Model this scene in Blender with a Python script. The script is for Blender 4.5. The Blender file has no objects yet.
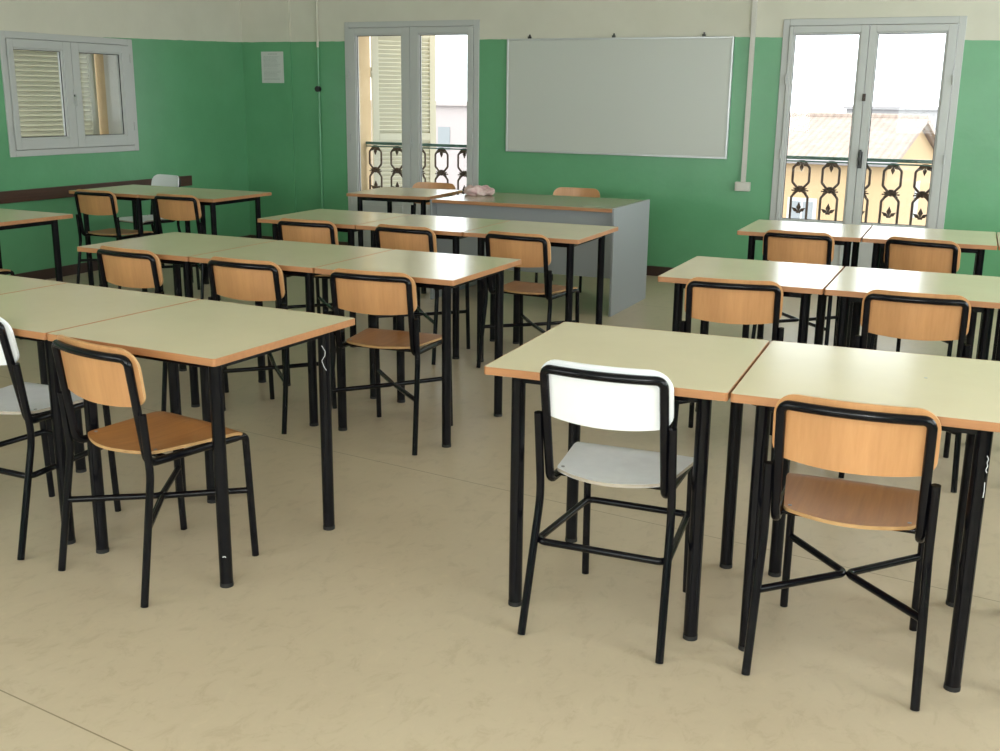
import bpy, bmesh, math, random
from mathutils import Vector, Matrix
random.seed(7)
C = bpy.context.scene.collection
PI = math.pi
R = math.radians

# ------------------------------------------------------------------ materials
def mat(name, col, rough=.5, metal=0.0, spec=.5, coat=0.0, coat_rough=.1):
    m = bpy.data.materials.new(name); m.use_nodes = True
    p = m.node_tree.nodes['Principled BSDF']
    p.inputs['Base Color'].default_value = (*col, 1)
    p.inputs['Roughness'].default_value = rough
    p.inputs['Metallic'].default_value = metal
    p.inputs['Specular IOR Level'].default_value = spec
    p.inputs['Coat Weight'].default_value = coat
    p.inputs['Coat Roughness'].default_value = coat_rough
    return m
def nd(m, t, **kw):
    n = m.node_tree.nodes.new(t)
    for k, v in kw.items(): setattr(n, k, v)
    return n
def lk(m, a, b): m.node_tree.links.new(a, b)
def bsdf(m): return m.node_tree.nodes['Principled BSDF']
def coords(m, scale=(1, 1, 1), obj=True):
    tc = nd(m, 'ShaderNodeTexCoord'); mp = nd(m, 'ShaderNodeMapping')
    mp.inputs['Scale'].default_value = scale
    lk(m, tc.outputs['Object' if obj else 'Generated'], mp.inputs['Vector'])
    return mp.outputs['Vector']
def noise_ramp(m, vec, scale, stops, detail=4, rough=.55, dist=0.0):
    n = nd(m, 'ShaderNodeTexNoise'); n.inputs['Scale'].default_value = scale
    n.inputs['Detail'].default_value = detail; n.inputs['Roughness'].default_value = rough
    n.inputs['Distortion'].default_value = dist
    lk(m, vec, n.inputs['Vector'])
    r = nd(m, 'ShaderNodeValToRGB')
    while len(r.color_ramp.elements) < len(stops): r.color_ramp.elements.new(.5)
    for e, (p, c) in zip(r.color_ramp.elements, stops):
        e.position = p; e.color = (*c, 1)
    lk(m, n.outputs['Fac'], r.inputs['Fac'])
    return r.outputs['Color'], n.outputs['Fac']
def bump(m, fac, strength, dist=.01):
    b = nd(m, 'ShaderNodeBump'); b.inputs['Strength'].default_value = strength
    b.inputs['Distance'].default_value = dist
    lk(m, fac, b.inputs['Height']); lk(m, b.outputs['Normal'], bsdf(m).inputs['Normal'])
def mixc(m, fac, a, b, mode='MIX'):
    x = nd(m, 'ShaderNodeMix', data_type='RGBA', blend_type=mode)
    for s, v in ((x.inputs[0], fac), (x.inputs[6], a), (x.inputs[7], b)):
        if hasattr(v, 'links'): lk(m, v, s)
        else: s.default_value = v if isinstance(v, float) else (*v, 1)
    return x.outputs[2]

def wood(name, c1, c2, rough=.35, axis='z', coat=.3):
    m = mat(name, c1, rough, coat=coat, coat_rough=.18)
    s = {'x': (1.2, 30, 30), 'y': (30, 1.2, 30), 'z': (30, 30, 1.2)}[axis]
    col, fac = noise_ramp(m, coords(m, s), 2.2, [(.25, c2), (.75, c1)], 5, .6)
    col2, _ = noise_ramp(m, coords(m, tuple(v * .12 for v in s)), 2.0, [(.3, (.86, .84, .82)), (.75, (1.05, 1.05, 1.05))], 2)
    lk(m, mixc(m, 1.0, col, col2, 'MULTIPLY'), bsdf(m).inputs['Base Color'])
    return m

M = {}
M['back_wood'] = wood('backrest_beech', (.63, .325, .142), (.54, .262, .106), .36, 'z', .12)
M['back_edge'] = wood('plywood_edge', (.66, .40, .19), (.50, .28, .12), .5, 'x', 0)
M['seat_wood'] = wood('seat_plywood', (.50, .215, .06), (.37, .145, .038), .36, 'y', .0)
bsdf(M['seat_wood']).inputs['Specular IOR Level'].default_value = .32
M['seat_edge'] = wood('seat_plywood_edge', (.60, .36, .16), (.42, .24, .10), .5, 'x', 0)
M['white_edge'] = mat('laminate_edge', (.42, .36, .30), .5)
M['white_lam'] = mat('white_laminate', (.82, .83, .86), .33)
M['grey_lam'] = mat('grey_laminate', (.82, .85, .90), .45)
c_, f_ = noise_ramp(M['grey_lam'], coords(M['grey_lam']), 14, [(.35, (.78, .80, .85)), (.65, (.84, .86, .91))], 5)
lk(M['grey_lam'], c_, bsdf(M['grey_lam']).inputs['Base Color'])
M['black'] = mat('black_enamel', (.003, .003, .005), .20, spec=.22)
M['black_rubber'] = mat('black_rubber', (.012, .012, .012), .6)
M['rivet'] = mat('rivet_steel', (.35, .35, .36), .35, .8)
def laminate(name, base):
    m = mat(name, base, .20, spec=.5)
    v = coords(m)
    a = tuple(x * .97 for x in base); b = tuple(min(1, x * 1.02) for x in base)
    col, f = noise_ramp(m, v, 4, [(.3, a), (.7, b)], 3)
    lk(m, col, bsdf(m).inputs['Base Color'])
    return m
M['top'] = laminate('desk_laminate', (.70, .625, .43))
M['desk_edge'] = wood('desk_edge_wood', (.48, .228, .10), (.38, .165, .066), .4, 'x', .1)
M['teacher_top'] = laminate('teacher_desk_laminate', (.36, .31, .20))
M['grey_panel'] = mat('grey_panel', (.27, .285, .30), .5)
M['trim_brown'] = wood('brown_rail_wood', (.085, .035, .02), (.05, .02, .012), .45, 'y', .1)
M['base_brown'] = mat('brown_baseboard', (.05, .025, .018), .45)
M['frame_white'] = mat('window_frame_white', (.50, .51, .505), .35)
M['handle_black'] = mat('handle_black', (.02, .02, .02), .35)
M['alu'] = mat('aluminium', (.55, .56, .57), .35, .8)
M['board'] = mat('whiteboard_enamel', (.55, .565, .53), .33)
M['plastic_white'] = mat('white_plastic', (.60, .58, .54), .45)
M['iron'] = mat('wrought_iron', (.085, .05, .035), .6)
M['rail_green'] = mat('green_grey_rail', (.10, .17, .15), .5)
M['stucco'] = mat('orange_stucco', (.72, .50, .27), .9)
c_, f_ = noise_ramp(M['stucco'], coords(M['stucco']), 6, [(.3, (.55, .40, .23)), (.7, (.62, .46, .28))])
lk(M['stucco'], c_, bsdf(M['stucco']).inputs['Base Color'])
M['shutter'] = mat('cream_shutter_paint', (.60, .58, .47), .5)
M['scratch'] = mat('white_paint_mark', (.75, .75, .78), .6)
M['pink'] = mat('pink_cloth', (.62, .40, .40), .95)
c_, f_ = noise_ramp(M['pink'], coords(M['pink']), 24, [(.35, (.55, .33, .34)), (.6, (.72, .56, .54))])
lk(M['pink'], c_, bsdf(M['pink']).inputs['Base Color']); bump(M['pink'], f_, .6)
M['ceiling'] = mat('ceiling_paint', (.62, .60, .52), .85)
M['lamp_body'] = mat('lamp_body', (.7, .7, .7), .4)
M['lamp_tube'] = mat('lamp_tube_glass', (.85, .85, .85), .3)

# painted wall: glossy green up to two metres, cream above, a paint boundary
def wall_paint(axis='X', slope=.024, start=-2.3):
    m = mat('two_tone_wall_paint', (.1, .3, .15), .4)
    tc = nd(m, 'ShaderNodeTexCoord'); sx = nd(m, 'ShaderNodeSeparateXYZ')
    lk(m, tc.outputs['Object'], sx.inputs[0])
    n = nd(m, 'ShaderNodeTexNoise'); n.inputs['Scale'].default_value = 9
    lk(m, tc.outputs['Object'], n.inputs['Vector'])
    ad = nd(m, 'ShaderNodeMath', operation='MULTIPLY_ADD'); ad.inputs[1].default_value = .012
    lk(m, n.outputs['Fac'], ad.inputs[0]); lk(m, sx.outputs['Z'], ad.inputs[2])
    # the painter's line is not quite level
    s1 = nd(m, 'ShaderNodeMath', operation='SUBTRACT'); lk(m, sx.outputs[axis], s1.inputs[0]); s1.inputs[1].default_value = start
    s2 = nd(m, 'ShaderNodeMath', operation='MULTIPLY'); lk(m, s1.outputs[0], s2.inputs[0]); s2.inputs[1].default_value = slope
    s3 = nd(m, 'ShaderNodeMath', operation='MAXIMUM'); lk(m, s2.outputs[0], s3.inputs[0]); s3.inputs[1].default_value = 0
    s4 = nd(m, 'ShaderNodeMath', operation='ADD'); lk(m, ad.outputs[0], s4.inputs[0]); lk(m, s3.outputs[0], s4.inputs[1]); ad = s4
    gt = nd(m, 'ShaderNodeMath', operation='GREATER_THAN'); gt.inputs[1].default_value = 2.003
    lk(m, ad.outputs[0], gt.inputs[0])
    v = coords(m)
    g, gf = noise_ramp(m, v, 2.2, [(.3, (.108, .325, .160)), (.7, (.130, .375, .190))], 6, .6)
    cr, cf = noise_ramp(m, v, 3, [(.3, (.62, .60, .51)), (.7, (.66, .64, .55))], 4)
    lk(m, mixc(m, gt.outputs[0], g, cr), bsdf(m).inputs['Base Color'])
    r = nd(m, 'ShaderNodeMapRange'); r.inputs[3].default_value = .30; r.inputs[4].default_value = .8
    lk(m, gt.outputs[0], r.inputs[0]); lk(m, r.outputs[0], bsdf(m).inputs['Roughness'])
    _, bf = noise_ramp(m, v, 5, [(0, (0, 0, 0)), (1, (1, 1, 1))], 5)
    bump(m, bf, .16, .03)
    return m
M['wall'] = wall_paint()
M['wall_side'] = wall_paint('Y', -.026, 9.1)

def floor_mat():
    m = mat('marbled_lino', (.42, .34, .2), .33)
    v = coords(m)
    base, bf = noise_ramp(m, v, 1.3, [(.25, (.49, .40, .285)), (.75, (.54, .45, .325))], 7, .65)
    # wispy marbling
    st, sf = noise_ramp(m, coords(m, (1.6, 1.0, 1)), 10, [(.0, (.80, .79, .77)), (.36, (.88, .87, .85)), (.47, (.98, .98, .98)), (.60, (1.0, 1.0, 1.0)), (.78, (1.10, 1.10, 1.09))], 9, .70, .6)
    c1 = mixc(m, 1.0, base, st, 'MULTIPLY')
    # scuffs: sparse darker marks
    sc, _ = noise_ramp(m, coords(m, (1, 1.7, 1)), 6.5, [(.0, (.66, .62, .58)), (.34, (.84, .82, .80)), (.42, (1, 1, 1))], 11, .85, .8)
    c2 = mixc(m, .8, c1, sc, 'MULTIPLY')
    # sheet joint lines
    tc = nd(m, 'ShaderNodeTexCoord'); sx = nd(m, 'ShaderNodeSeparateXYZ'); lk(m, tc.outputs['Object'], sx.inputs[0])
    ln = None
    a = nd(m, 'ShaderNodeMath', operation='MULTIPLY_ADD'); a.inputs[1].default_value = .108
    lk(m, sx.outputs['X'], a.inputs[0]); lk(m, sx.outputs['Y'], a.inputs[2])
    b = nd(m, 'ShaderNodeMath', operation='SUBTRACT'); b.inputs[1].default_value = 1.498
    lk(m, a.outputs[0], b.inputs[0])
    mo = nd(m, 'ShaderNodeMath', operation='PINGPONG'); mo.inputs[1].default_value = 1.0
    lk(m, b.outputs[0], mo.inputs[0])
    lt = nd(m, 'ShaderNodeMath', operation='LESS_THAN'); lt.inputs[1].default_value = .0022
    lk(m, mo.outputs[0], lt.inputs[0])
    c3 = mixc(m, lt.outputs[0], c2, (.24, .19, .12))
    lk(m, c3, bsdf(m).inputs['Base Color'])
    r = nd(m, 'ShaderNodeMapRange'); r.inputs[3].default_value = .26; r.inputs[4].default_value = .42
    lk(m, sf, r.inputs[0]); lk(m, r.outputs[0], bsdf(m).inputs['Roughness'])
    bump(m, bf, .12, .02)
    return m
M['floor'] = floor_mat()

def glass_mat():
    m = bpy.data.materials.new('window_glass'); m.use_nodes = True
    nt = m.node_tree; nt.nodes.remove(nt.nodes['Principled BSDF'])
    t = nd(m, 'ShaderNodeBsdfTransparent'); t.inputs[0].default_value = (.93, .96, .95, 1)
    g = nd(m, 'ShaderNodeBsdfGlossy'); g.inputs['Roughness'].default_value = .02
    lw = nd(m, 'ShaderNodeLayerWeight'); lw.inputs[0].default_value = .5
    pw = nd(m, 'ShaderNodeMath', operation='POWER'); pw.inputs[1].default_value = 5
    lk(m, lw.outputs['Facing'], pw.inputs[0])
    f = nd(m, 'ShaderNodeMath', operation='MULTIPLY_ADD'); f.inputs[1].default_value = .5; f.inputs[2].default_value = .018
    lk(m, pw.outputs[0], f.inputs[0])
    x = nd(m, 'ShaderNodeMixShader')
    lk(m, f.outputs[0], x.inputs[0]); lk(m, t.outputs[0], x.inputs[1]); lk(m, g.outputs[0], x.inputs[2])
    lk(m, x.outputs[0], nt.nodes['Material Output'].inputs[0])
    return m
M['glass'] = glass_mat()

def roof_mat():
    m = mat('hazed_terracotta_tiles', (.45, .28, .2), .85)
    v = coords(m)
    w = nd(m, 'ShaderNodeTexWave', wave_type='BANDS', bands_direction='X'); w.inputs['Scale'].default_value = 1.3
    lk(m, v, w.inputs['Vector'])
    col, f = noise_ramp(m, v, 2.2, [(.3, (.26, .20, .175)), (.5, (.34, .26, .22)), (.75, (.42, .37, .33))], 6, .8)  # tile tones paled and greyed, haze put into the colour
    r = nd(m, 'ShaderNodeValToRGB'); r.color_ramp.elements[0].color = (.82, .82, .82, 1); r.color_ramp.elements[1].position = .5
    lk(m, w.outputs['Fac'], r.inputs['Fac'])
    lk(m, mixc(m, 1.0, col, r.outputs[0], 'MULTIPLY'), bsdf(m).inputs['Base Color'])
    bump(m, w.outputs['Fac'], .6, .08)
    return m
M['roof'] = roof_mat()
M['house_wall'] = mat('ochre_house_wall', (.50, .35, .20), .9)
M['far_wall'] = mat('pale_far_wall', (.34, .32, .33), .9)
M['pink_wall'] = mat('pink_plaster', (.44, .38, .375), .9)
M['ground'] = mat('street_asphalt', (.25, .25, .25), .9)
M['print'] = mat('paper_sheet', (.60, .62, .60), .6)
M['ink'] = mat('grey_print', (.33, .37, .36), .7)

# ------------------------------------------------------------------ mesh helpers
def obj(name, bm, m, parent=None, smooth=None, bevel=None):
    me = bpy.data.meshes.new(name)
    bmesh.ops.recalc_face_normals(bm, faces=bm.faces)
    bm.to_mesh(me); bm.free()
    for x in (m if isinstance(m, (list, tuple)) else [m]): me.materials.append(x)
    o = bpy.data.objects.new(name, me); C.objects.link(o)
    if parent: o.parent = parent
    if smooth is not None:
        for p in me.polygons: p.use_smooth = True
        if smooth > 0:
            me.set_sharp_from_angle(angle=R(smooth))
    if bevel:
        b = o.modifiers.new('bevel', 'BEVEL'); b.width = bevel; b.segments = 2; b.limit_method = 'ANGLE'; b.angle_limit = R(40)
    return o
def tag(o, label=None, cat=None, group=None, kind=None):
    if label: o['label'] = label
    if cat: o['category'] = cat
    if group: o['group'] = group
    if kind: o['kind'] = kind
    return o
def empty(name, loc, rz=0):
    o = bpy.data.objects.new(name, None); C.objects.link(o)
    o.location = loc; o.rotation_euler = (0, 0, rz); o.empty_display_size = .1
    return o
def box(bm, x0, x1, y0, y1, z0, z1, mi=0, mtx=None):
    vs = [bm.verts.new((x, y, z)) for x in (x0, x1) for y in (y0, y1) for z in (z0, z1)]
    if mtx: 
        for v in vs: v.co = mtx @ v.co
    for f in ((0, 1, 3, 2), (4, 6, 7, 5), (0, 4, 5, 1), (2, 3, 7, 6), (0, 2, 6, 4), (1, 5, 7, 3)):
        bm.faces.new([vs[i] for i in f]).material_index = mi
    return vs
def nb(): return bmesh.new()
def fillet(pts, rad, n=6):
    pts = [Vector(p) for p in pts]
    if not isinstance(rad, (list, tuple)): rad = [rad] * len(pts)
    out = [pts[0]]
    for i in range(1, len(pts) - 1):
        a, b, c = pts[i - 1], pts[i], pts[i + 1]
        u = (a - b); w = (c - b); lu, lw = u.length, w.length; u.normalize(); w.normalize()
        ang = u.angle(w)
        if ang > PI - .03 or rad[i] <= 0: out.append(b); continue
        t = min(rad[i] / math.tan(ang / 2), lu * .49, lw * .49); rr = t * math.tan(ang / 2)
        cen = b + (u + w).normalized() * (rr / math.sin(ang / 2))
        p0 = b + u * t - cen; p1 = b + w * t - cen
        tot = p0.angle(p1)
        for k in range(n + 1):
            s = k / n
            q = (p0 * math.sin((1 - s) * tot) + p1 * math.sin(s * tot)) / math.sin(tot)
            out.append(cen + q)
    out.append(pts[-1]); return out
def tube(bm, pts, r, seg=10, closed=False, cap=True, mi=0, flat=1.0):
    pts = [Vector(p) for p in pts]; n = len(pts); rings = []
    tan = []
    for i in range(n):
        if closed: t = pts[(i + 1) % n] - pts[i - 1]
        else: t = pts[min(i + 1, n - 1)] - pts[max(i - 1, 0)]
        tan.append(t.normalized())
    ref = Vector((0, 0, 1)) if abs(tan[0].z) < .9 else Vector((0, 1, 0))
    nrm = (ref - tan[0] * ref.dot(tan[0])).normalized()
    for i in range(n):
        if i: nrm = (nrm - tan[i] * nrm.dot(tan[i])).normalized()
        bn = tan[i].cross(nrm)
        rings.append([bm.verts.new(pts[i] + (nrm * math.cos(a) + bn * math.sin(a) * flat) * r) for a in [2 * PI * k / seg for k in range(seg)]])
    for i in range(n if closed else n - 1):
        A, B = rings[i], rings[(i + 1) % n]
        for k in range(seg):
            f = bm.faces.new((A[k], A[(k + 1) % seg], B[(k + 1) % seg], B[k])); f.material_index = mi
    if cap and not closed:
        bm.faces.new(rings[0][::-1]).material_index = mi; bm.faces.new(rings[-1]).material_index = mi
def cyl(bm, p0, p1, r, seg=16, mi=0): tube(bm, [p0, p1], r, seg, mi=mi)
def copy_tree(o, parent=None):
    c = o.copy(); C.objects.link(c)
    if parent: c.parent = parent
    for ch in [x for x in kids.get(o.name, [])]: copy_tree(ch, c)
    return c
kids = {}
def index_kids(root):
    for ch in root.children:
        kids.setdefault(root.name, []).append(ch); index_kids(ch)

# ------------------------------------------------------------------ furniture: chairs
ORANGE = dict(wr=.215, yr=-.258, wf=.185, yf=.205, wu=.180, zub=.432, yut=-.231, zut=.757, zst=.590, zs=.452, zpb=.612, zx=.235, wsf=.198, wsb=.163, ysf=.178)
WHITE = dict(wr=.204, yr=-.300, wf=.165, yf=.175, wu=.168, zub=.445, yut=-.259, zut=.787, zst=.652, zs=.466, zpb=.648, zx=.274, wsf=.190, wsb=.160, ysf=.150)
TR, LR = .0128, .0118

def panel_back(d, w, zb, zt, ybot, ytop, mats, parent):
    bm = nb(); nx, nz = 22, 18
    def yc(z): return ybot + (ytop - ybot) * (z - d['zub']) / (d['zut'] - d['zub'])
    rt, rb = .060, .035
    grid = {}
    for side in (0, 1):
        for j in range(nz + 1):
            t = j / nz; t = .5 - .5 * math.cos(PI * t)
            for i in range(nx + 1):
                s = -1 + 2 * i / nx
                z = zb + (zt - zb) * t
                hw = w
                if z > zt - rt: hw = w - rt + math.sqrt(max(0, rt * rt - (z - zt + rt) ** 2))
                if z < zb + rb: hw = w - rb + math.sqrt(max(0, rb * rb - (zb + rb - z) ** 2))
                x = hw * s
                q = 1 - (x / w) ** 2
                z2 = z - .016 * q * (1 - t)
                y = yc(z) + TR + .001 - .030 * q + .004 * max(0, abs(x / w) - .8) / .2
                grid[side, i, j] = bm.verts.new((x, y + (.009 if side else 0), z2))
    for side in (0, 1):
        for j in range(nz):
            for i in range(nx):
                f = [grid[side, i, j], grid[side, i + 1, j], grid[side, i + 1, j + 1], grid[side, i, j + 1]]
                bm.faces.new(f)
    loop = [(i, 0) for i in range(nx)] + [(nx, j) for j in range(nz)] + [(i, nz) for i in range(nx, 0, -1)] + [(0, j) for j in range(nz, 0, -1)]
    for k, (i, j) in enumerate(loop):
        i2, j2 = loop[(k + 1) % len(loop)]
        f = bm.faces.new([grid[0, i, j], grid[0, i2, j2], grid[1, i2, j2], grid[1, i, j]]); f.material_index = 1
    return obj('backrest', bm, mats, parent, smooth=45)

def seat_mesh(d, mats, parent):
    bm = nb(); nx, ny = 22, 20
    yb0, yf0 = -.168, d['ysf']
    G = {}
    for side in (0, 1):
        for j in range(ny + 1):
            t = .5 - .5 * math.cos(PI * j / ny)
            hw = d['wsb'] + (d['wsf'] - d['wsb']) * min(1, t * 1.25)
            for (lo, rr) in ((t, .10), (1 - t, .07)):
                if lo < rr: hw -= .022 * (1 - math.sqrt(max(0, 1 - (1 - lo / rr) ** 2)))
            for i in range(nx + 1):
                s = -1 + 2 * i / nx; x = hw * s; q = 1 - s * s
                y = yb0 + (yf0 - yb0) * t - (.055 if d is WHITE else .044) * q * (1 - t) + .008 * q * t
                z = d['zs'] - .011 * q * math.sin(PI * min(1, t * 1.15)) ** .7 - (.014 * max(0, (t - .82) / .18) ** 2) + .004 * (1 - t) ** 3
                G[side, i, j] = bm.verts.new((x, y, z - (.010 if side else 0)))
    for side in (0, 1):
        for j in range(ny):
            for i in range(nx):
                bm.faces.new([G[side, i, j], G[side, i + 1, j], G[side, i + 1, j + 1], G[side, i, j + 1]])
    loop = [(i, 0) for i in range(nx)] + [(nx, j) for j in range(ny)] + [(i, ny) for i in range(nx, 0, -1)] + [(0, j) for j in range(ny, 0, -1)]
    for k, (i, j) in enumerate(loop):
        i2, j2 = loop[(k + 1) % len(loop)]
        f = bm.faces.new([G[0, i, j], G[0, i2, j2], G[1, i2, j2], G[1, i, j]]); f.material_index = 1
    st = obj('seat', bm, mats, parent, smooth=45)
    for s in (-1, 1):
        b = nb(); x = s * (d['wsb'] - .012)
        tube(b, [(x, -.135, d['zs'] - .004), (x, -.135, d['zs'] + .0035)], .0055, 10)
        obj('rivet', b, M['rivet'], st, smooth=30)
    return st

def make_chair(kind):
    d = ORANGE if kind == 'wood' else WHITE
    name = 'school_chair'
    root = empty(name, (0, 0, 0))
    wu, zr = d['wu'], d['zub'] - .004
    ybot = -.19
    # back frame: one bent tube, seat rails and the arch of the back
    top = []
    for k in range(1, 8):
        s = -1 + k / 4; x = s * (wu)
    pts = [(-d['wf'], .150, zr), (-wu, -.182, zr)]
    arch = []
    a = [(-d['wf'], .150, zr), (-wu, ybot + .004, zr), (-wu, d['yut'], d['zut'])]
    n = 8
    for k in range(1, n):
        s = -1 + 2 * k / n
        a.append((s * wu, d['yut'] - .030 * (1 - s * s), d['zut'] + .002 * (1 - s * s)))
    a += [(wu, d['yut'], d['zut']), (wu, ybot + .004, zr), (d['wf'], .150, zr)]
    rad = [0, .035, .055] + [0] * (n - 1) + [.055, .035, 0]
    path = fillet(a, rad, 7)
    b = nb(); tube(b, path, TR, 12); obj('back_frame', b, M['black'], root, smooth=50)
    for s in (-1, 1):
        b = nb()
        p = fillet([(s * d['wf'], .149, zr), (s * d['wf'], d['yf'] - .018, zr), (s * (d['wf'] + .002), d['yf'], 0.001)], .040, 7)
        tube(b, p, LR, 12); obj('leg', b, M['black'], root, smooth=50)
        b = nb()
        xo = s * (wu + TR + LR - .001)
        yk = ybot + (d['yut'] - ybot) * (d['zst'] - d['zub']) / (d['zut'] - d['zub'])
        p = fillet([(s * d['wr'], d['yr'], 0.001), (xo, ybot - .006, .40), (xo, yk, d['zst'])], .25, 5)
        tube(b, p, LR, 12); obj('leg', b, M['black'], root, smooth=50)
    # crossbars under the seat between the rails
    for y in (-.11, .12):
        b = nb()
        w_ = wu if y < 0 else d['wf']
        cyl(b, (-w_, y, zr - .002), (w_, y, zr - .002), .009, 8)
        obj('seat_support', b, M['black'], root, smooth=50)
    zx = d['zx']
    k = zx / .40
    xr = d['wr'] + ((wu + TR + LR) - d['wr']) * k; yrx = d['yr'] + (ybot - .006 - d['yr']) * k
    xf, yfx = d['wf'], d['yf'] - .018 * zx / zr
    if kind == 'wood':
        ym = (yrx + yfx) / 2
        for s in (-1, 1):
            b = nb()
            p = fillet([(s * (xr - .006), yrx + .004, zx), (s * .002, ym, zx), (s * (xf - .006), yfx - .004, zx)], .022, 7)
            tube(b, p, .0105, 10); obj('stretcher', b, M['black'], root, smooth=50)
    else:
        b = nb()
        p = [(-xr + .004, yrx + .006, zx - .01), (xr - .004, yrx + .006, zx - .01), (xf - .004, yfx - .004, zx - .01), (-xf + .004, yfx - .004, zx - .01)]
        mid = Vector(p[0]).lerp(Vector(p[1]), .5)
        loop = fillet([mid] + [p[1], p[2], p[3], p[0]] + [mid], .026, 6)[:-1]
        tube(b, loop, .0105, 10, closed=True); obj('foot_ring', b, M['black'], root, smooth=50)
    if kind == 'wood':
        seat_mesh(d, [M['seat_wood'], M['seat_edge']], root)
        panel_back(d, wu + .021, d['zpb'], d['zut'] + .029, ybot, d['yut'], [M['back_wood'], M['back_edge']], root)
    else:
        seat_mesh(d, [M['grey_lam'], M['white_edge']], root)
        panel_back(d, wu + .020, d['zpb'], d['zut'] + .028, ybot, d['yut'], [M['white_lam'], M['white_lam']], root)
    return root

WG = 'wood-backed black-framed school chairs'
LG = 'white-backed school chairs with grey seats'
wood_first = make_chair('wood'); index_kids(wood_first)
white_first = make_chair('white'); index_kids(white_first)
chairs = [
 ('wood', -2.413, 2.562, -.185, 'wood-backed chair in the left front, turned towards the corner of the nearest left desk'),
 ('white', -3.06, 2.648, .0, 'white-backed grey-seated chair cut by the left edge of the photo'),
 ('wood', -3.816, 4.14, -.07, 'leftmost wood-backed chair at the second row of left desks'),
 ('wood', -3.14, 4.135, .015, 'middle wood-backed chair at the second row of left desks'),
 ('wood', -2.48, 4.13, .088, 'wood-backed chair at the right end of the second left desk row, whole seat in view'),
 ('wood', -3.845, 5.60, .061, 'leftmost wood-backed chair at the third row of left desks'),
 ('wood', -3.168, 5.63, -.037, 'middle wood-backed chair at the third row of left desks'),
 ('wood', -2.47, 5.665, -.071, 'wood-backed chair at the right end of the third left desk row, before the teacher desk'),
 ('wood', -6.34, 6.42, 0.0, 'wood-backed chair nearest the brown wall rail, at the back left desk pair'),
 ('wood', -5.595, 6.465, .025, 'wood-backed chair at the right desk of the back left pair'),
 ('white', -6.75, 7.14, PI - .22, 'white-backed chair behind the back left desks, turned to face the room'),
 ('wood', -5.735, 4.53, .0, 'chair tucked under the desk at the left edge, only its seat front showing'),
 ('wood', -4.53, 8.05, PI + .10, 'chair behind the small desk at the left balcony door, backrest top showing'),
 ('wood', -3.30, 8.22, PI + .06, 'orange wood-backed chair behind the grey teacher desk under the whiteboard'),
 ('white', -.974, 2.934, .049, 'white-backed chair with grey seat and foot ring at the nearest right desk'),
 ('wood', -.324, 2.958, .041, 'wood-backed chair in the right foreground with crossed stretchers and worn brown seat'),
 ('wood', -1.078, 4.68, .158, 'left wood-backed chair at the second row of right desks, behind the white-backed chair'),
 ('wood', -.348, 4.72, .07, 'right wood-backed chair at the second row of right desks'),
 ('wood', -1.126, 6.55, -.028, 'left wood-backed chair at the desk row before the right balcony door'),
 ('wood', -.43, 6.555, -.191, 'right wood-backed chair at the desk row before the right balcony door'),
]
used = set()
for kind, x, y, t, lab in chairs:
    first = wood_first if kind == 'wood' else white_first
    o = first if kind not in used else copy_tree(first)
    used.add(kind)
    o.location = (x, y, 0); o.rotation_euler = (0, 0, t)
    tag(o, lab, 'chair', WG if kind == 'wood' else LG)

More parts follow.
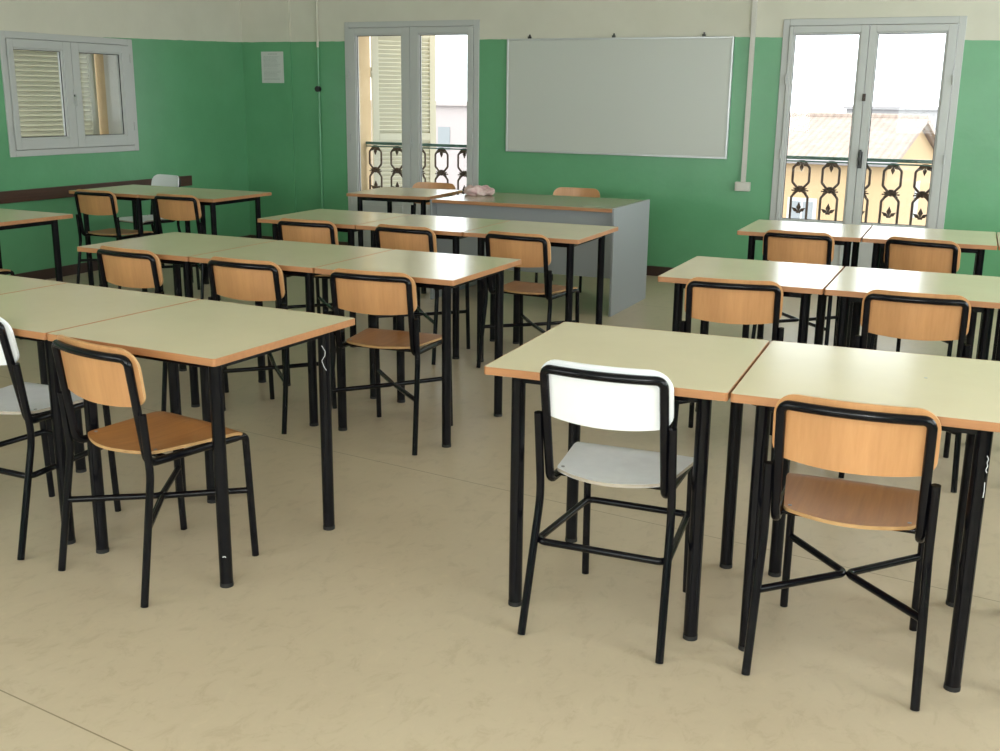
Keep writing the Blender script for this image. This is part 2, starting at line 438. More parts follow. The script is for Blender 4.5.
# ------------------------------------------------------------------ furniture: desks
DW, DD, DH = .6977, .712, .76
INX, INY = .078, .087
def make_desk():
    root = empty('school_desk', (0, 0, 0))
    g = .0015; th = .022; e = .004
    # top slab with rounded vertical corners: laminate face, wooden edge
    def outline(inset, r=.010, n=4):
        x0, x1, y0, y1 = g + inset, DW - g - inset, g + inset, DD - g - inset
        P = []
        for cx, cy, a0 in ((x1 - r, y0 + r, -90), (x1 - r, y1 - r, 0), (x0 + r, y1 - r, 90), (x0 + r, y0 + r, 180)):
            for k in range(n + 1):
                a = R(a0 + 90 * k / n); P.append((cx + r * math.cos(a), cy + r * math.sin(a)))
        return P
    b = nb()
    lo = [b.verts.new((x, y, DH - th)) for x, y in outline(.006)]
    hi = [b.verts.new((x, y, DH)) for x, y in outline(.0015)]
    b.faces.new(lo[::-1]); b.faces.new(hi)
    for k in range(len(lo)): b.faces.new((lo[k], lo[(k + 1) % len(lo)], hi[(k + 1) % len(hi)], hi[k]))
    tt = obj('desktop', b, M['top'], root)
    b = nb()
    o0, o1 = outline(0), outline(.0065)
    rings = []
    for P, z in ((o0, DH - th - .0005), (o0, DH - .0012), (outline(.0010), DH + .0002), (outline(.0016), DH + .0002), (o1, DH - .001), (o1, DH - th - .0005)):
        rings.append([b.verts.new((x, y, z)) for x, y in P])
    n = len(o0)
    for k in range(6):
        A, B = rings[k], rings[(k + 1) % 6]
        for i in range(n): b.faces.new((A[i], A[(i + 1) % n], B[(i + 1) % n], B[i]))
    obj('edge_band', b, M['desk_edge'], tt)
    # steel frame under the top
    b = nb(); z0, z1 = DH - th - .034, DH - th - .001
    ax, ay = INX - .012, INY - .012; w = .024
    box(b, ax, DW - ax, ay, ay + w, z0, z1); box(b, ax, DW - ax, DD - ay - w, DD - ay, z0, z1)
    box(b, ax, ax + w, ay + w, DD - ay - w, z0, z1); box(b, DW - ax - w, DW - ax, ay + w, DD - ay - w, z0, z1)
    # triangular corner gussets
    for sx in (0, 1):
        for sy in (0, 1):
            cx = ax + w if sx == 0 else DW - ax - w; cy = ay + w if sy == 0 else DD - ay - w
            dx = .07 if sx == 0 else -.07; dy = .07 if sy == 0 else -.07
            vs = [b.verts.new(p) for p in ((cx, cy, z0 + .004), (cx + dx, cy, z0 + .004), (cx, cy + dy, z0 + .004), (cx, cy, z0 + .008), (cx + dx, cy, z0 + .008), (cx, cy + dy, z0 + .008))]
            for f in ((0, 2, 1), (3, 4, 5), (0, 1, 4, 3), (1, 2, 5, 4), (2, 0, 3, 5)): b.faces.new([vs[i] for i in f])
    obj('frame', b, M['black'], root, bevel=.002)
    for sx in (0, 1):
        for sy in (0, 1):
            x = INX if sx == 0 else DW - INX; y = INY if sy == 0 else DD - INY
            b = nb(); cyl(b, (x, y, .012), (x, y, DH - th - .002), .0205, 20); lg = obj('leg', b, M['black'], root, smooth=50)
            b = nb(); tube(b, [(x, y, 0), (x, y, .003), (x, y, .013)], .0212, 20); obj('foot_cap', b, M['black_rubber'], lg, smooth=50)
    return root
desk_first = make_desk(); index_kids(desk_first)
rows = [
 # name, x, y, t, from, to, labels
 ((-1.3334, 2.714, .0578), range(0, 3), ['nearest right desk, behind the white-backed chair', 'desk behind the foreground wood-backed chair, right of the white-backed chair', 'desk cut by the right edge of the photo in the nearest right row'], 'desks in the nearest right row'),
 ((-1.3914, 4.5252, .029), range(0, 3), ['left desk of the second right row, by the aisle', 'second desk from the aisle in the second right row', 'desk cut by the right edge of the photo in the second right row'], 'desks in the second right row'),
 ((-1.4939, 6.3791, .042), range(0, 3), ['left desk of the row before the right balcony door', 'middle desk of the row before the right balcony door', 'desk at the right edge of the photo near the right balcony door'], 'desks in the row before the right balcony door'),
 ((-2.0486, 2.4219, -.0383), range(-3, 0), ['desk cut by the left edge of the photo in the nearest left row', 'middle desk of the nearest left row, behind the two left front chairs', 'aisle desk of the nearest left row, the largest at lower left'], 'desks in the nearest left row'),
 ((-2.0986, 3.9899, .0086), range(-3, 0), ['left desk of the second left row', 'middle desk of the second left row', 'aisle desk of the second left row'], 'desks in the second left row'),
 ((-2.1375, 5.5106, .03), range(-3, 0), ['left desk of the third left row', 'middle desk of the third left row', 'aisle desk of the third left row, before the teacher desk'], 'desks in the third left row'),
 ((-6.683, 6.281, .017), range(0, 2), ['left desk of the back left pair, beside the brown wall rail', 'right desk of the back left pair, near the room corner'], 'desks in the back left pair'),
 ((-5.36, 4.350, -.02), range(-1, 0), ['lone desk at the left edge beside the green side wall'], None),
 ((-4.775, 7.255, .10), range(0, 1), ['small desk in front of the left balcony door, touching the teacher desk'], None),
]
n_ = 0; desk_objs = {}
for ri, ((x, y, t), rng, labs, grp) in enumerate(rows):
    for k, i in enumerate(rng):
        o = desk_first if n_ == 0 else copy_tree(desk_first)
        n_ += 1
        o.location = (x + math.cos(t) * i * (DW + .003), y + math.sin(t) * i * (DW + .003) - .012, 0)
        o.rotation_euler = (0, 0, t)
        tag(o, 'school desk with pale green-beige top: ' + labs[k] if False else labs[k], 'desk', grp)
        desk_objs[ri, i] = o

# paint scratches on two desk legs: squiggles lying on the leg surface
def squiggle(parent, lx, ly, az, z_pts, amp, r=.0011):
    b = nb(); pts = []
    for k, (s, z) in enumerate(z_pts):
        a = az + s * amp; q = .0212
        pts.append((lx + q * math.cos(a), ly + q * math.sin(a), z))
    pts = fillet(pts, .006, 3)
    tube(b, pts, r, 6)
    return obj('scratch_mark', b, M['scratch'], parent, smooth=60)
LX = DW - INX
squiggle(desk_objs[3, -1], LX, DD - INY, R(-58), [(-.5, .675), (.5, .655), (.4, .640), (-.6, .622), (.1, .60), (.7, .588)], .55)
squiggle(desk_objs[0, 1], LX, INY, R(-62), [(.2, .655), (.9, .645), (.3, .637), (.9, .628), (.2, .618), (.8, .61)], .5)
squiggle(desk_objs[0, 1], LX, INY, R(-62), [(.5, .585), (.6, .56), (.5, .545)], .5, .0011)
squiggle(desk_objs[3, -1], LX, INY, R(-58), [(-.4, .105), (.2, .108), (.5, .104)], .5, .0018)
# small chip in the desk top of the second desk in the nearest right row
b = nb(); tube(b, [(.47, .40, DH - .001), (.47, .40, DH + .0006)], .0045, 10)
obj('stain_spot', b, M['ink'], desk_objs[0, 1])

# teacher's desk
def teacher_desk():
    root = empty('teacher_desk', (-3.27, 7.62, 0), R(1.0))
    tag(root, 'long grey-panelled teacher desk with brown-edged top below the whiteboard', 'desk')
    hw, hd = .715, .41
    b = nb(); box(b, -hw - .0, hw - .018, -hd, hd - .01, .735, .757); t = obj('desktop', b, M['teacher_top'], root, bevel=.002)
    b = nb(); box(b, -hw, hw - .018, -hd - .012, -hd - .0004, .733, .7575); obj('edge_band', b, M['desk_edge'], t, bevel=.002)
    for s in (-1, 1):
        b = nb(); x = s * (hw)
        box(b, x - .018 if s > 0 else x - .018, x + (.0 if s > 0 else -.0005), -hd - .012, hd, 0.0, .762 if s > 0 else .755)
        obj('side_panel', b, M['grey_panel'], root, bevel=.002)
    b = nb(); box(b, -hw, hw - .0185, -hd + .06, -hd + .078, .26, .7345); obj('front_panel', b, M['grey_panel'], root, bevel=.002)
    b = nb(); box(b, -hw + .0, hw - .0185, hd - .10, hd - .085, .60, .7345); obj('rear_rail', b, M['grey_panel'], root)
teacher_desk()

# pink cloth crumpled on the teacher's desk
def cloth():
    b = nb()
    nx, ny = 36, 24; G = {}
    rng = random.Random(3)
    ph = [rng.uniform(0, 6.28) for _ in range(8)]
    for i in range(nx + 1):
        for j in range(ny):
            u = i / nx; a = 2 * PI * j / ny
            th = PI * u
            x = -.125 * math.cos(th); rr = math.sin(th) ** .6
            w = 1 + .22 * math.sin(3 * a + 9 * x * 4 + ph[0]) + .14 * math.sin(5 * a - 50 * x + ph[1])
            y = .062 * rr * math.cos(a) * w + .014 * math.sin(30 * x)
            z = max(0, .030 + .034 * rr * math.sin(a) * w * (1.15 - 1.5 * x) + .004 * math.sin(60 * x + 4 * a))
            G[i, j] = b.verts.new((x, y, z))
    for i in range(nx):
        for j in range(ny):
            b.faces.new((G[i, j], G[i + 1, j], G[i + 1, (j + 1) % ny], G[i, (j + 1) % ny]))
    bmesh.ops.remove_doubles(b, verts=b.verts, dist=.0005)
    o = obj('crumpled_cloth', b, M['pink'], None, smooth=0)
    for p in o.data.polygons: p.use_smooth = True
    o.location = (-3.84, 7.70, .7575); o.rotation_euler = (0, 0, .15)
    tag(o, 'crumpled pale pink cloth lying on the left end of the teacher desk', 'cloth')
cloth()

# ------------------------------------------------------------------ room shell
XL, XR, YB, YF, ZC = -7.2, 2.2, 9.15, -1.6, 3.15
def struct(name, bm, m, bevel=None, smooth=None):
    o = obj(name, bm, m, None, smooth, bevel); o['kind'] = 'structure'; return o
b = nb(); box(b, XL - .3, XR + .3, YF - .3, YB + .44, -.12, 0); struct('floor', b, M['floor'])
b = nb(); box(b, XL - .46, XR + .3, YF - .3, YB + .44, ZC, ZC + .12); struct('ceiling', b, M['ceiling'])
def wall_boxes(bm, a0, a1, c0, c1, z0, z1, holes, axis):
    """wall slab between a0..a1 along `axis`, thickness c0..c1, with rectangular holes (h0,h1,hz0,hz1)"""
    def bx(p, q, za, zb):
        if q - p < 1e-4 or zb - za < 1e-4: return
        if axis == 'x': box(bm, p, q, c0, c1, za, zb)
        else: box(bm, c0, c1, p, q, za, zb)
    cur = a0
    for h0, h1, ha, hb in sorted(holes):
        bx(cur, h0, z0, z1); bx(h0, h1, z0, ha); bx(h0, h1, hb, z1); cur = h1
    bx(cur, a1, z0, z1)
doorL = (-6.0, -4.572, 0.0, 2.168); doorR = (-1.878, -.535, 0.0, 2.125)
winL = (6.205, 7.600, .998, 1.948)
b = nb(); wall_boxes(b, XL, XR, YB, YB + .10, 0, ZC, [doorL, doorR], 'x')
box(b, XL, -6.625, YB - .022, YB, 0, ZC)
struct('wall_back', b, M['wall'])
b = nb(); wall_boxes(b, YF, YB + .10, XL - .33, XL, 0, ZC, [winL], 'y'); struct('wall_left', b, M['wall_side'])
rearw = [(-6.2, -3.4, .85, 2.65), (-2.2, .9, .85, 2.65)]
sidew = [(.3, 2.7, .85, 2.65), (3.5, 5.9, .85, 2.65), (6.4, 8.7, .85, 2.65)]
b = nb(); wall_boxes(b, XL, XR, YF - .2, YF, 0, ZC, rearw, 'x'); struct('wall_front', b, M['wall'])
b = nb(); wall_boxes(b, YF - .2, YB + .1, XR, XR + .2, 0, ZC, sidew, 'y'); struct('wall_right', b, M['wall'])
# exterior stucco skin
b = nb()
wall_boxes(b, XL - .46, XR + .3, YB + .10, YB + .44, -3, ZC + .5, [doorL, doorR], 'x')
struct('wall_back_exterior', b, M['stucco'])
b = nb(); wall_boxes(b, YF - .3, YB + .10, XL - .46, XL - .33, -3, ZC + .5, [winL], 'y'); struct('wall_left_exterior', b, M['stucco'])
b = nb(); q = .006
for (y0, y1, z0, z1) in ((winL[0], winL[0] + q, winL[2], winL[3]), (winL[1] - q, winL[1], winL[2], winL[3]), (winL[0] + q, winL[1] - q, winL[3] - q, winL[3]), (winL[0] + q, winL[1] - q, winL[2], winL[2] + q)):
    box(b, XL - .329, XL - .056, y0, y1, z0, z1)
struct('trim_2', b, M['plastic_white'])
# baseboards
b = nb()
for p, q in ((-6.62, -6.0), (-4.57, -1.88), (-.533, XR)): box(b, p, q, YB - .012, YB, 0, .085)
box(b, XL + .012, -6.625, YB - .034, YB - .022, 0, .085)
struct('baseboard_back', b, M['base_brown'])
b = nb(); box(b, XL, XL + .012, YF, YB - .022, 0, .085); struct('baseboard_left', b, M['base_brown'])
b = nb(); box(b, XR - .012, XR, YF, YB, 0, .085); struct('baseboard_right', b, M['base_brown'])
# brown chair rail on the side wall
b = nb(); box(b, XL, XL + .022, 3.2, 8.26, .648, .742); struct('trim_1', b, M['trim_brown'], bevel=.003)

# ------------------------------------------------------------------ glazed doors and windows
def glazed(name, origin, rz, w, z0, z1, panes, split, glass_z, thick=.055, panel=None, depth_off=0.0):
    """local x along the wall, y into the wall (outwards), z up. panes: list of (x0,x1)."""
    root = empty(name, origin, rz); root['kind'] = 'structure'
    b = nb(); fw = .052
    box(b, 0, fw, -.012, thick, z0, z1); box(b, w - fw, w, -.012, thick, z0, z1)
    box(b, fw, w - fw, -.012, thick, z1 - fw, z1); box(b, fw, w - fw, -.012, thick, z0, z0 + (.05 if z0 > .3 else .03))
    obj('frame', b, M['frame_white'], root, bevel=.004)
    zb = z0 + (.053 if z0 > .3 else .033)
    for k, (p, q) in enumerate(panes):
        l = fw + .003 if k == 0 else split + .002
        r_ = split - .002 if k == 0 else w - fw - .003
        b = nb()
        ga, gb = glass_z
        box(b, l, p, -.024, .04, zb, z1 - fw - .003); box(b, q, r_, -.024, .04, zb, z1 - fw - .003)
        box(b, p, q, -.024, .04, gb, z1 - fw - .003); box(b, p, q, -.024, .04, zb, ga)
        # glazing bead, stepping back towards the glass
        t = .012
        box(b, p, p + t, -.014, .03, ga, gb); box(b, q - t, q, -.014, .03, ga, gb)
        box(b, p + t, q - t, -.014, .03, gb - t, gb); box(b, p + t, q - t, -.014, .03, ga, ga + t)
        leaf = obj('casement', b, M['frame_white'], root, bevel=.003)
        if panel:
            b = nb(); x0, x1, za, zz = p + .0, q - .0, zb + .07, ga - .09
            for (a0, a1, c0, c1) in ((x0, x1, zz - .015, zz), (x0, x1, za, za + .015), (x0, x0 + .015, za + .015, zz - .015), (x1 - .015, x1, za + .015, zz - .015)):
                box(b, a0, a1, -.034, -.0242, c0, c1)
            obj('panel_moulding', b, M['frame_white'], leaf, bevel=.003)
        b = nb(); box(b, p + t - .003, q - t + .003, .006, .010, ga + t - .003, gb - t + .003); obj('pane', b, M['glass'], leaf)
        b = nb(); t = t + .0005; g = .004
        y0, y1 = .003, .013
        ok = obj('gasket', gasket(p + .012, q - .012, ga + .012, gb - .012), M['handle_black'], leaf)
        hx = l - .004 if k == 0 else r_ + .004
        hs = (.22, .5, .78) if z1 - z0 > 1.5 else (.18, .82)
        for hh in hs:
            b = nb(); zc = zb + (z1 - zb) * hh
            tube(b, [(hx, -.030, zc - .035), (hx, -.030, zc + .035)], .008, 10); obj('hinge', b, M['frame_white'], leaf, smooth=50)
    return root
def gasket(x0, x1, z0, z1):
    b = nb(); g = .005
    box(b, x0, x0 + g, .0, .0055, z0, z1); box(b, x1 - g, x1, .0, .0055, z0, z1)
    box(b, x0 + g, x1 - g, .0, .0055, z1 - g, z1); box(b, x0 + g, x1 - g, .0, .0055, z0, z0 + g)
    return b
d1 = glazed('door_1', (doorL[0], YB, 0), 0, doorL[1] - doorL[0], 0.0, doorL[3], [(.120, .632), (.805, 1.322)], .718, (.56, 2.056), panel=True)
d2 = glazed('door_2', (doorR[0], YB, 0), 0, doorR[1] - doorR[0], 0.0, doorR[3], [(.085, .600), (.712, 1.225)], .660, (.55, 2.018), panel=True)
w1 = glazed('window_1', (XL, winL[0], 0), R(90), winL[1] - winL[0], winL[2], winL[3], [(.105, .600), (.765, 1.250)], .685, (1.132, 1.828))
# handles
b = nb(); hx = .678
box(b, hx - .015, hx + .015, -.034, -.0245, .99, 1.12); tube(b, [(hx, -.03, 1.03), (hx, -.062, 1.03)], .008, 10)
tube(b, fillet([(hx, -.060, 1.022), (hx, -.064, 1.05), (hx, -.060, 1.135)], .02), .0095, 10)
obj('handle', b, M['handle_black'], d2, smooth=40)
b = nb(); box(b, .652, .676, -.040, -.0245, 1.505, 1.56); tube(b, [(.664, -.04, 1.53), (.664, -.052, 1.53)], .008, 8); obj('latch', b, M['base_brown'], d2, smooth=40)
b = nb(); box(b, .722, .744, -.036, -.0245, 1.03, 1.11); tube(b, [(.733, -.03, 1.07), (.733, -.058, 1.07)], .007, 8); tube(b, [(.733, -.056, 1.06), (.733, -.056, 1.15)], .0085, 8)
obj('handle', b, M['frame_white'], d1, smooth=40)
b = nb(); box(b, .672, .690, -.034, -.0245, 1.40, 1.52); tube(b, [(.681, -.03, 1.47), (.681, -.055, 1.47)], .007, 8); tube(b, [(.681, -.054, 1.465), (.681, -.054, 1.385)], .008, 8)
obj('handle', b, M['frame_white'], w1, smooth=40)
b = nb(); box(b, .668, .696, -.040, -.0345, 1.462, 1.478); obj('latch', b, M['handle_black'], w1)
# unseen rear windows, added to let fill light in from behind the camera
for i, (p, q, za, zb) in enumerate(rearw):
    n = q - p
    g = glazed('window_%d' % (i + 2), (q, YF, 0), PI, n, za, zb, [(.11, n / 2 - .06), (n / 2 + .06, n - .11)], n / 2, (za + .12, zb - .12))

for i, (p, q, za, zb) in enumerate(sidew):  # unseen right-wall windows, added for more even light
    n = q - p
    glazed('window_%d' % (i + 4), (XR, q, 0), R(-90), n, za, zb, [(.11, n / 2 - .06), (n / 2 + .06, n - .11)], n / 2, (za + .12, zb - .12))

# ------------------------------------------------------------------ things on the walls
def whiteboard():
    x0, x1, z0, z1 = -4.288, -2.262, 1.024, 2.000
    root = empty('whiteboard', ((x0 + x1) / 2, YB, z0), 0); w = (x1 - x0) / 2; hh = z1 - z0
    tag(root, 'large blank whiteboard in a thin metal frame on the green back wall', 'whiteboard')
    b = nb(); box(b, -w + .01, w - .01, -.024, -.004, .01, hh - .01); obj('writing_surface', b, M['board'], root)
    b = nb(); f = .017
    box(b, -w, -w + f, -.030, -.001, 0, hh); box(b, w - f, w, -.030, -.001, 0, hh)
    box(b, -w + f, w - f, -.030, -.001, hh - f, hh); box(b, -w + f, w - f, -.030, -.001, 0, f)
    obj('frame', b, M['alu'], root, bevel=.003)
    for x in (-.80, -.02, .76):
        b = nb(); box(b, x - .012, x + .012, -.028, -.001, hh, hh + .018); tube(b, [(x, -.010, hh + .012), (x, -.010, hh + .034)], .008, 8)
        obj('hanging_clip', b, M['handle_black'], root)
whiteboard()
root = empty('cable_conduit', (-2.115, YB, .80)); tag(root, 'white cable duct running down to a socket box right of the whiteboard', 'cable duct')
b = nb(); box(b, -.019, .019, -.022, -.0005, .045, ZC - .80); obj('duct', b, M['plastic_white'], root, bevel=.002)
b = nb(); box(b, -.062, .062, -.045, -.0005, -.03, .044); sb = obj('socket_box', b, M['plastic_white'], root, bevel=.005)
b = nb(); box(b, -.045, .045, -.048, -.0452, -.018, .032); obj('cover_plate', b, M['plastic_white'], sb, bevel=.001)
root = empty('wall_pipe', (-6.305, YB, 0)); tag(root, 'thin painted pipe with a small black knob beside the left balcony door', 'pipe')
b = nb(); cyl(b, (0, -.014, 0.002), (0, -.014, ZC - .001), .012, 10); obj('pipe', b, M['wall'], root, smooth=50)
b = nb(); tube(b, [(0, -.016, 1.555), (0, -.03, 1.555), (0, -.045, 1.555)], .028, 12); tube(b, [(-.03, -.035, 1.56), (.03, -.035, 1.54)], .010, 8); obj('knob', b, M['handle_black'], root, smooth=40)
def notice():
    root = empty('wall_notice', (-6.838, YB - .022, 1.608)); tag(root, 'pale printed notice sheet on the wall near the room corner', 'notice')
    b = nb(); box(b, -.132, .132, -.0045, -.0008, 0, .298); obj('sheet', b, M['print'], root)
    rng = random.Random(5); b = nb()
    def line(z, x0, x1, h=.004):
        x = x0
        while x < x1:
            l = rng.uniform(.008, .03); e = min(x + l, x1); box(b, x, e, -.0055, -.0046, z, z + h); x = e + .005
    line(.272, -.05, .06, .006)
    z = .248
    while z > .03:
        line(z, -.105, rng.uniform(.04, .105), .003); z -= rng.choice((.012, .012, .020))
    o = obj('printed_lines', b, M['ink'], root); o['kind'] = 'stuff'
notice()

# ------------------------------------------------------------------ balcony railings
def petal(b, base, direction, l, w):
    d = Vector(direction).normalized(); n = Vector((0, 1, 0)).cross(d)
    p = [Vector(base), Vector(base) + d * l * .5 + n * w, Vector(base) + d * l, Vector(base) + d * l * .5 - n * w]
    vs = [b.verts.new(q + Vector((0, s, 0))) for s in (-.006, .006) for q in p]
    b.faces.new(vs[:4]); b.faces.new(vs[7:3:-1])
    for i in range(4): b.faces.new((vs[i], vs[(i + 1) % 4], vs[4 + (i + 1) % 4], vs[4 + i]))
def link(b, x, za, zb, hw):
    h = zb - za; c = .32
    p = [(x - .018, 0, za), (x - hw, 0, za + .055), (x - hw, 0, zb - .055), (x - .022, 0, zb), (x + .022, 0, zb), (x + hw, 0, zb - .055), (x + hw, 0, za + .055), (x + .018, 0, za)]
    mid = Vector(p[-1]).lerp(Vector(p[0]), .5)
    tube(b, fillet([mid] + p + [mid],   .02, 3)[:-1], .0105, 6, closed=True)
def fleur(b, x, z, s=1, k=1.0):
    petal(b, (x, 0, z), (0, 0, s), .062 * k, .014 * k); petal(b, (x, 0, z), (.8, 0, s * .55), .05 * k, .011 * k); petal(b, (x, 0, z), (-.8, 0, s * .55), .05 * k, .011 * k)
    tube(b, [(x - .018, 0, z), (x + .018, 0, z)], .008, 6)
def railing(x0, x1, y, centres, lab):
    root = empty('balcony_railing', (0, y, 0)); tag(root, lab, 'railing', 'ornate iron balcony railings')
    b = nb(); box(b, x0, x1, -.022, .022, 1.026, 1.054); box(b, x0, x1, -.012, .012, 1.004, 1.016); obj('top_rail', b, M['rail_green'], root, bevel=.003)
    b = nb(); box(b, x0, x1, -.012, .012, .10, .125); obj('bottom_rail', b, M['iron'], root)
    for c in centres:
        b = nb(); hw = .068
        for za, zb in ((.782, 1.010), (.455, .768), (.125, .440)): link(b, c, za, zb, hw)
        for z in (.767, .447):
            bmesh.ops.create_uvsphere(b, u_segments=8, v_segments=6, radius=.017, matrix=Matrix.Translation((c, 0, z)))
            for sx in (-1, 1):
                for sz in (-.35, .35): petal(b, (c, 0, z), (sx, 0, sz), .066, .012)
                tube(b, [(c, 0, z), (c + sx * .070, 0, z)], .006, 6)
        fleur(b, c, 1.0, -1, 1.2); fleur(b, c, .80, -1, .5)
        fleur(b, c, .585, 1, 1.4); fleur(b, c, .15, 1, 1.1)
        obj('scroll_bar', b, M['iron'], root, smooth=40)
railing(doorL[0], doorL[1], YB + .35, [-5.90 + .25 * k for k in range(6) if -5.90 + .25 * k < -4.6], 'ornate iron railing outside the left balcony door')
railing(doorR[0], doorR[1], YB + .35, [-1.715 + .243 * k for k in range(5) if k * .243 - 1.715 < -.6], 'ornate iron railing outside the right balcony door')

# ------------------------------------------------------------------ louvred shutters outside
def shutter(loc, rz, w, z0, z1, lab, straps=True):
    root = empty('louvred_shutter', loc, rz); tag(root, lab, 'shutter', 'cream louvred shutters')
    b = nb(); f = .07; t = .02
    mid = z0 + (z1 - z0) * .48
    box(b, 0, f, -t, t, z0, z1); box(b, w - f, w, -t, t, z0, z1); box(b, f, w - f, -t, t, z1 - f, z1); box(b, f, w - f, -t, t, z0, z0 + f)
    bays = [(z0 + f, z1 - f)]
    if z1 - z0 > 1.5:
        box(b, f, w - f, -t, t, mid, mid + f); bays = [(z0 + f, mid), (mid + f, z1 - f)]
    obj('frame', b, M['shutter'], root, bevel=.003)
    b = nb()
    for za, zb in bays:
        n = int((zb - za) / .040)
        for k in range(n):
            z = za + (k + .5) * (zb - za) / n
            m = Matrix.Translation((0, 0, z)) @ Matrix.Rotation(R(-52), 4, 'X')
            box(b, f, w - f, -.024, .024, -.0045, .0045, mtx=m)
    obj('slats', b, M['shutter'], root)
    for zz in (z0 + .2 * (z1 - z0), z0 + .8 * (z1 - z0)):
        b = nb(); tube(b, [(-.01, 0, zz - .05), (-.01, 0, zz + .05)], .009, 8); box(b, -.01, .04, -.024, -.0205, zz - .012, zz + .012)
        obj('hinge', b, M['shutter'], root, smooth=40)
shutter((doorL[0] - .01, YB + .475, 0), R(54), .70, .06, 2.14, 'tall cream louvred shutter swung open beyond the left balcony door')
shutter((XL - .50, winL[0] + .42, 0), R(86), .95, .90, 2.02, 'cream louvred shutter outside the small side-wall window')

# ------------------------------------------------------------------ houses outside
def gable_house(name, P, phi, length, half, drop, base, lab, wallm, near_px=None):
    """P ridge end nearest the viewer's right; ridge runs left."""
    root = empty(name, (P[0], P[1], base), PI - phi)   # local +x runs along the ridge away from the gable
    tag(root, lab, 'house')
    H = P[2] - base; e = H - drop
    b = nb()
    vs = [b.verts.new(q) for q in ((0, -half, 0), (0, half, 0), (0, half, e), (0, 0, H), (0, -half, e), (length, -half, 0), (length, half, 0), (length, half, e), (length, 0, H), (length, -half, e))]
    for f in ((0, 1, 2, 3, 4), (5, 9, 8, 7, 6), (0, 4, 9, 5), (1, 6, 7, 2), (2, 7, 8, 3), (4, 3, 8, 9), (0, 5, 6, 1)): b.faces.new([vs[i] for i in f])
    obj('wall', b, wallm, root)
    b = nb(); o = .35; t = .16; sl = drop / half
    for s in (-1, 1):
        q = [(-o, 0, H + .02), (length + o, 0, H + .02), (length + o, s * (half + o), e - o * sl + .02), (-o, s * (half + o), e - o * sl + .02)]
        lo = [b.verts.new(v) for v in q]; hi = [b.verts.new((v[0], v[1], v[2] + t)) for v in q]
        b.faces.new(lo); b.faces.new(hi[::-1])
        for k in range(4): b.faces.new((lo[k], lo[(k + 1) % 4], hi[(k + 1) % 4], hi[k]))
    tube(b, [(-o, 0, H + t), (length + o, 0, H + t)], .13, 8)
    obj('roof', b, M['roof'], root)
    b = nb(); 
    for s in (-1, 1): cyl(b, (-o, s * (half + o + .07), e - o * sl + .05), (length + o, s * (half + o + .07), e - o * sl + .05), .09, 8)
    obj('gutter', b, M['far_wall'], root, smooth=50)
    for s in (-1, 1):
        x = 2.2
        while x < length - 1.5:
            for z in (e - 3.0,):
                b = nb(); box(b, x, x + 1.0, s * half - .04, s * half + .04, z, z + 1.7); f = obj('window', b, M['frame_white'], root)
                b = nb(); box(b, x + .12, x + .46, s * half - .05, s * half + .05, z + .12, z + 1.58); box(b, x + .54, x + .88, s * half - .05, s * half + .05, z + .12, z + 1.58); obj('pane', b, M['grey_panel'], f)
            x += 3.6
    b = nb(); box(b, -.04, .04, -half * .35, -half * .35 + .7, e - 2.2, e - .9); obj('window', b, M['frame_white'], root)
    return root
import json
PK = (-3.70, 42.0, .79)
gable_house('ochre_house', PK, R(6), 13, 4.0, 1.2, -9, 'ochre house with a red tiled gable roof seen through the right balcony door', M['house_wall'])
def block(name, x0, x1, y0, y1, z0, z1, m, lab, cat='building'):
    root = empty(name, ((x0 + x1) / 2, (y0 + y1) / 2, z0)); tag(root, lab, cat)
    w, d, hh = (x1 - x0) / 2, (y1 - y0) / 2, z1 - z0
    b = nb(); box(b, -w, w, -d, d, 0, hh); obj('wall', b, m, root)
    b = nb(); box(b, -w - .4, w + .4, -d - .4, d + .4, hh, hh + .35); obj('roof', b, m, root)
    x = -w + 2
    while x < w - 2:
        b = nb(); box(b, x, x + 1.3, -d - .06, -d + .02, hh - 4.2, hh - 2.0); obj('window', b, M['grey_panel'], root)
        x += 3.4
    return root
block('apartment_building', -68, -46, 96, 110, -12, .6, M['pink_wall'], 'hazy pink building far beyond the left balcony door')
block('apartment_building', -22, -8, 150, 160, -14, .5, M['far_wall'], 'pale distant building above the tiled roof, seen through the right balcony door')
block('apartment_building', -7, 4, 170, 180, -14, -.6, M['far_wall'], 'faint far building at the right pane of the right balcony door')
b = nb(); box(b, -400, 300, YB + 3, 500, -9.5, -9); o = struct('ground_outside', b, M['ground'])
b = nb(); box(b, -400, XL - 3, -200, 12, -9.52, -9.02); o = struct('ground_side', b, M['ground'])

# ------------------------------------------------------------------ ceiling lamps (above the frame, switched off)
# ------------------------------------------------------------------ light
W = bpy.data.worlds.new('overcast'); bpy.context.scene.world = W; W.use_nodes = True
nt = W.node_tree; bg = nt.nodes['Background']
tc = nt.nodes.new('ShaderNodeTexCoord'); sp = nt.nodes.new('ShaderNodeSeparateXYZ'); rp = nt.nodes.new('ShaderNodeValToRGB')
nt.links.new(tc.outputs['Generated'], sp.inputs[0]); nt.links.new(sp.outputs['Z'], rp.inputs['Fac'])
rp.color_ramp.elements[0].position = 0.0; rp.color_ramp.elements[0].color = (.90, .92, .97, 1)
rp.color_ramp.elements[1].position = .5; rp.color_ramp.elements[1].color = (1.0, 1.0, 1.0, 1)
nt.links.new(rp.outputs[0], bg.inputs['Color']); bg.inputs['Strength'].default_value = 3.0

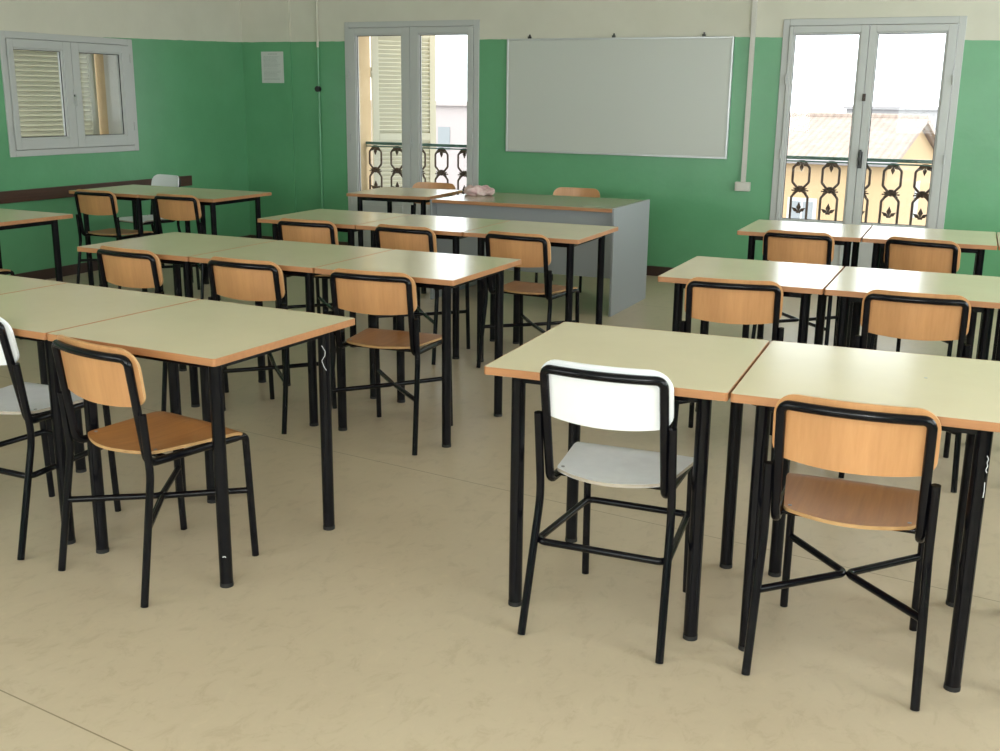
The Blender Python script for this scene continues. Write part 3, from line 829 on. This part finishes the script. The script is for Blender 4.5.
def area(name, loc, rot, sx, sy, power, col=(1, 1, 1)):
    l = bpy.data.lights.new(name, 'AREA'); l.shape = 'RECTANGLE'; l.size = sx; l.size_y = sy; l.energy = power; l.color = col
    o = bpy.data.objects.new(name, l); C.objects.link(o); o.location = loc; o.rotation_euler = rot
    return o
FILL = 11.5
for i, (p, q, za, zb) in enumerate(rearw):  # area lamps added as fill outside the unseen rear windows
    area('rear_window_fill', ((p + q) / 2, YF - .25, (za + zb) / 2), (R(90), 0, 0), q - p, zb - za, FILL * (q - p) * (zb - za), (1, .99, .96))
for i, (p, q, za, zb) in enumerate(sidew):  # further fill lamps added outside the unseen right-wall windows
    area('side_window_fill', (XR + .25, (p + q) / 2, (za + zb) / 2), (R(90), 0, R(90)), q - p, zb - za, FILL * (q - p) * (zb - za), (.98, .99, 1))
# camera flash
fl = bpy.data.lights.new('flash', 'POINT'); fl.energy = 46; fl.shadow_soft_size = .03; fl.color = (1, .98, .95)
fo = bpy.data.objects.new('flash', fl); C.objects.link(fo); fo.location = (-.03, .02, 1.58)

# ------------------------------------------------------------------ camera
cam = bpy.data.cameras.new('camera'); co = bpy.data.objects.new('camera', cam); C.objects.link(co)
f_px = 1091.5
cam.sensor_fit = 'HORIZONTAL'; cam.sensor_width = 36; cam.lens = f_px / 1000 * 36; cam.clip_start = .05; cam.clip_end = 1000
pitch, roll, yaw = R(14.3309), R(.71046), R(-25.31275)
fwd0 = Vector((math.sin(yaw), math.cos(yaw), 0)); right = Vector((math.cos(yaw), -math.sin(yaw), 0)); up0 = Vector((0, 0, 1))
fw = fwd0 * math.cos(pitch) - up0 * math.sin(pitch); up = up0 * math.cos(pitch) + fwd0 * math.sin(pitch)
r2 = right * math.cos(roll) + up * math.sin(roll); u2 = -right * math.sin(roll) + up * math.cos(roll)
mx = Matrix((r2, u2, -fw)).transposed().to_4x4(); mx.translation = Vector((0, 0, 1.5041))
co.matrix_world = mx
S = bpy.context.scene; S.camera = co
S.view_settings.view_transform = 'Standard'; S.view_settings.look = 'None'; S.view_settings.gamma = 1; S.view_settings.exposure = 0.6
S.view_settings.use_curve_mapping = False
S.cycles.use_denoising = True
S.cycles.max_bounces = 8; S.cycles.diffuse_bounces = 5; S.cycles.transparent_max_bounces = 12
S.cycles.sample_clamp_indirect = 6
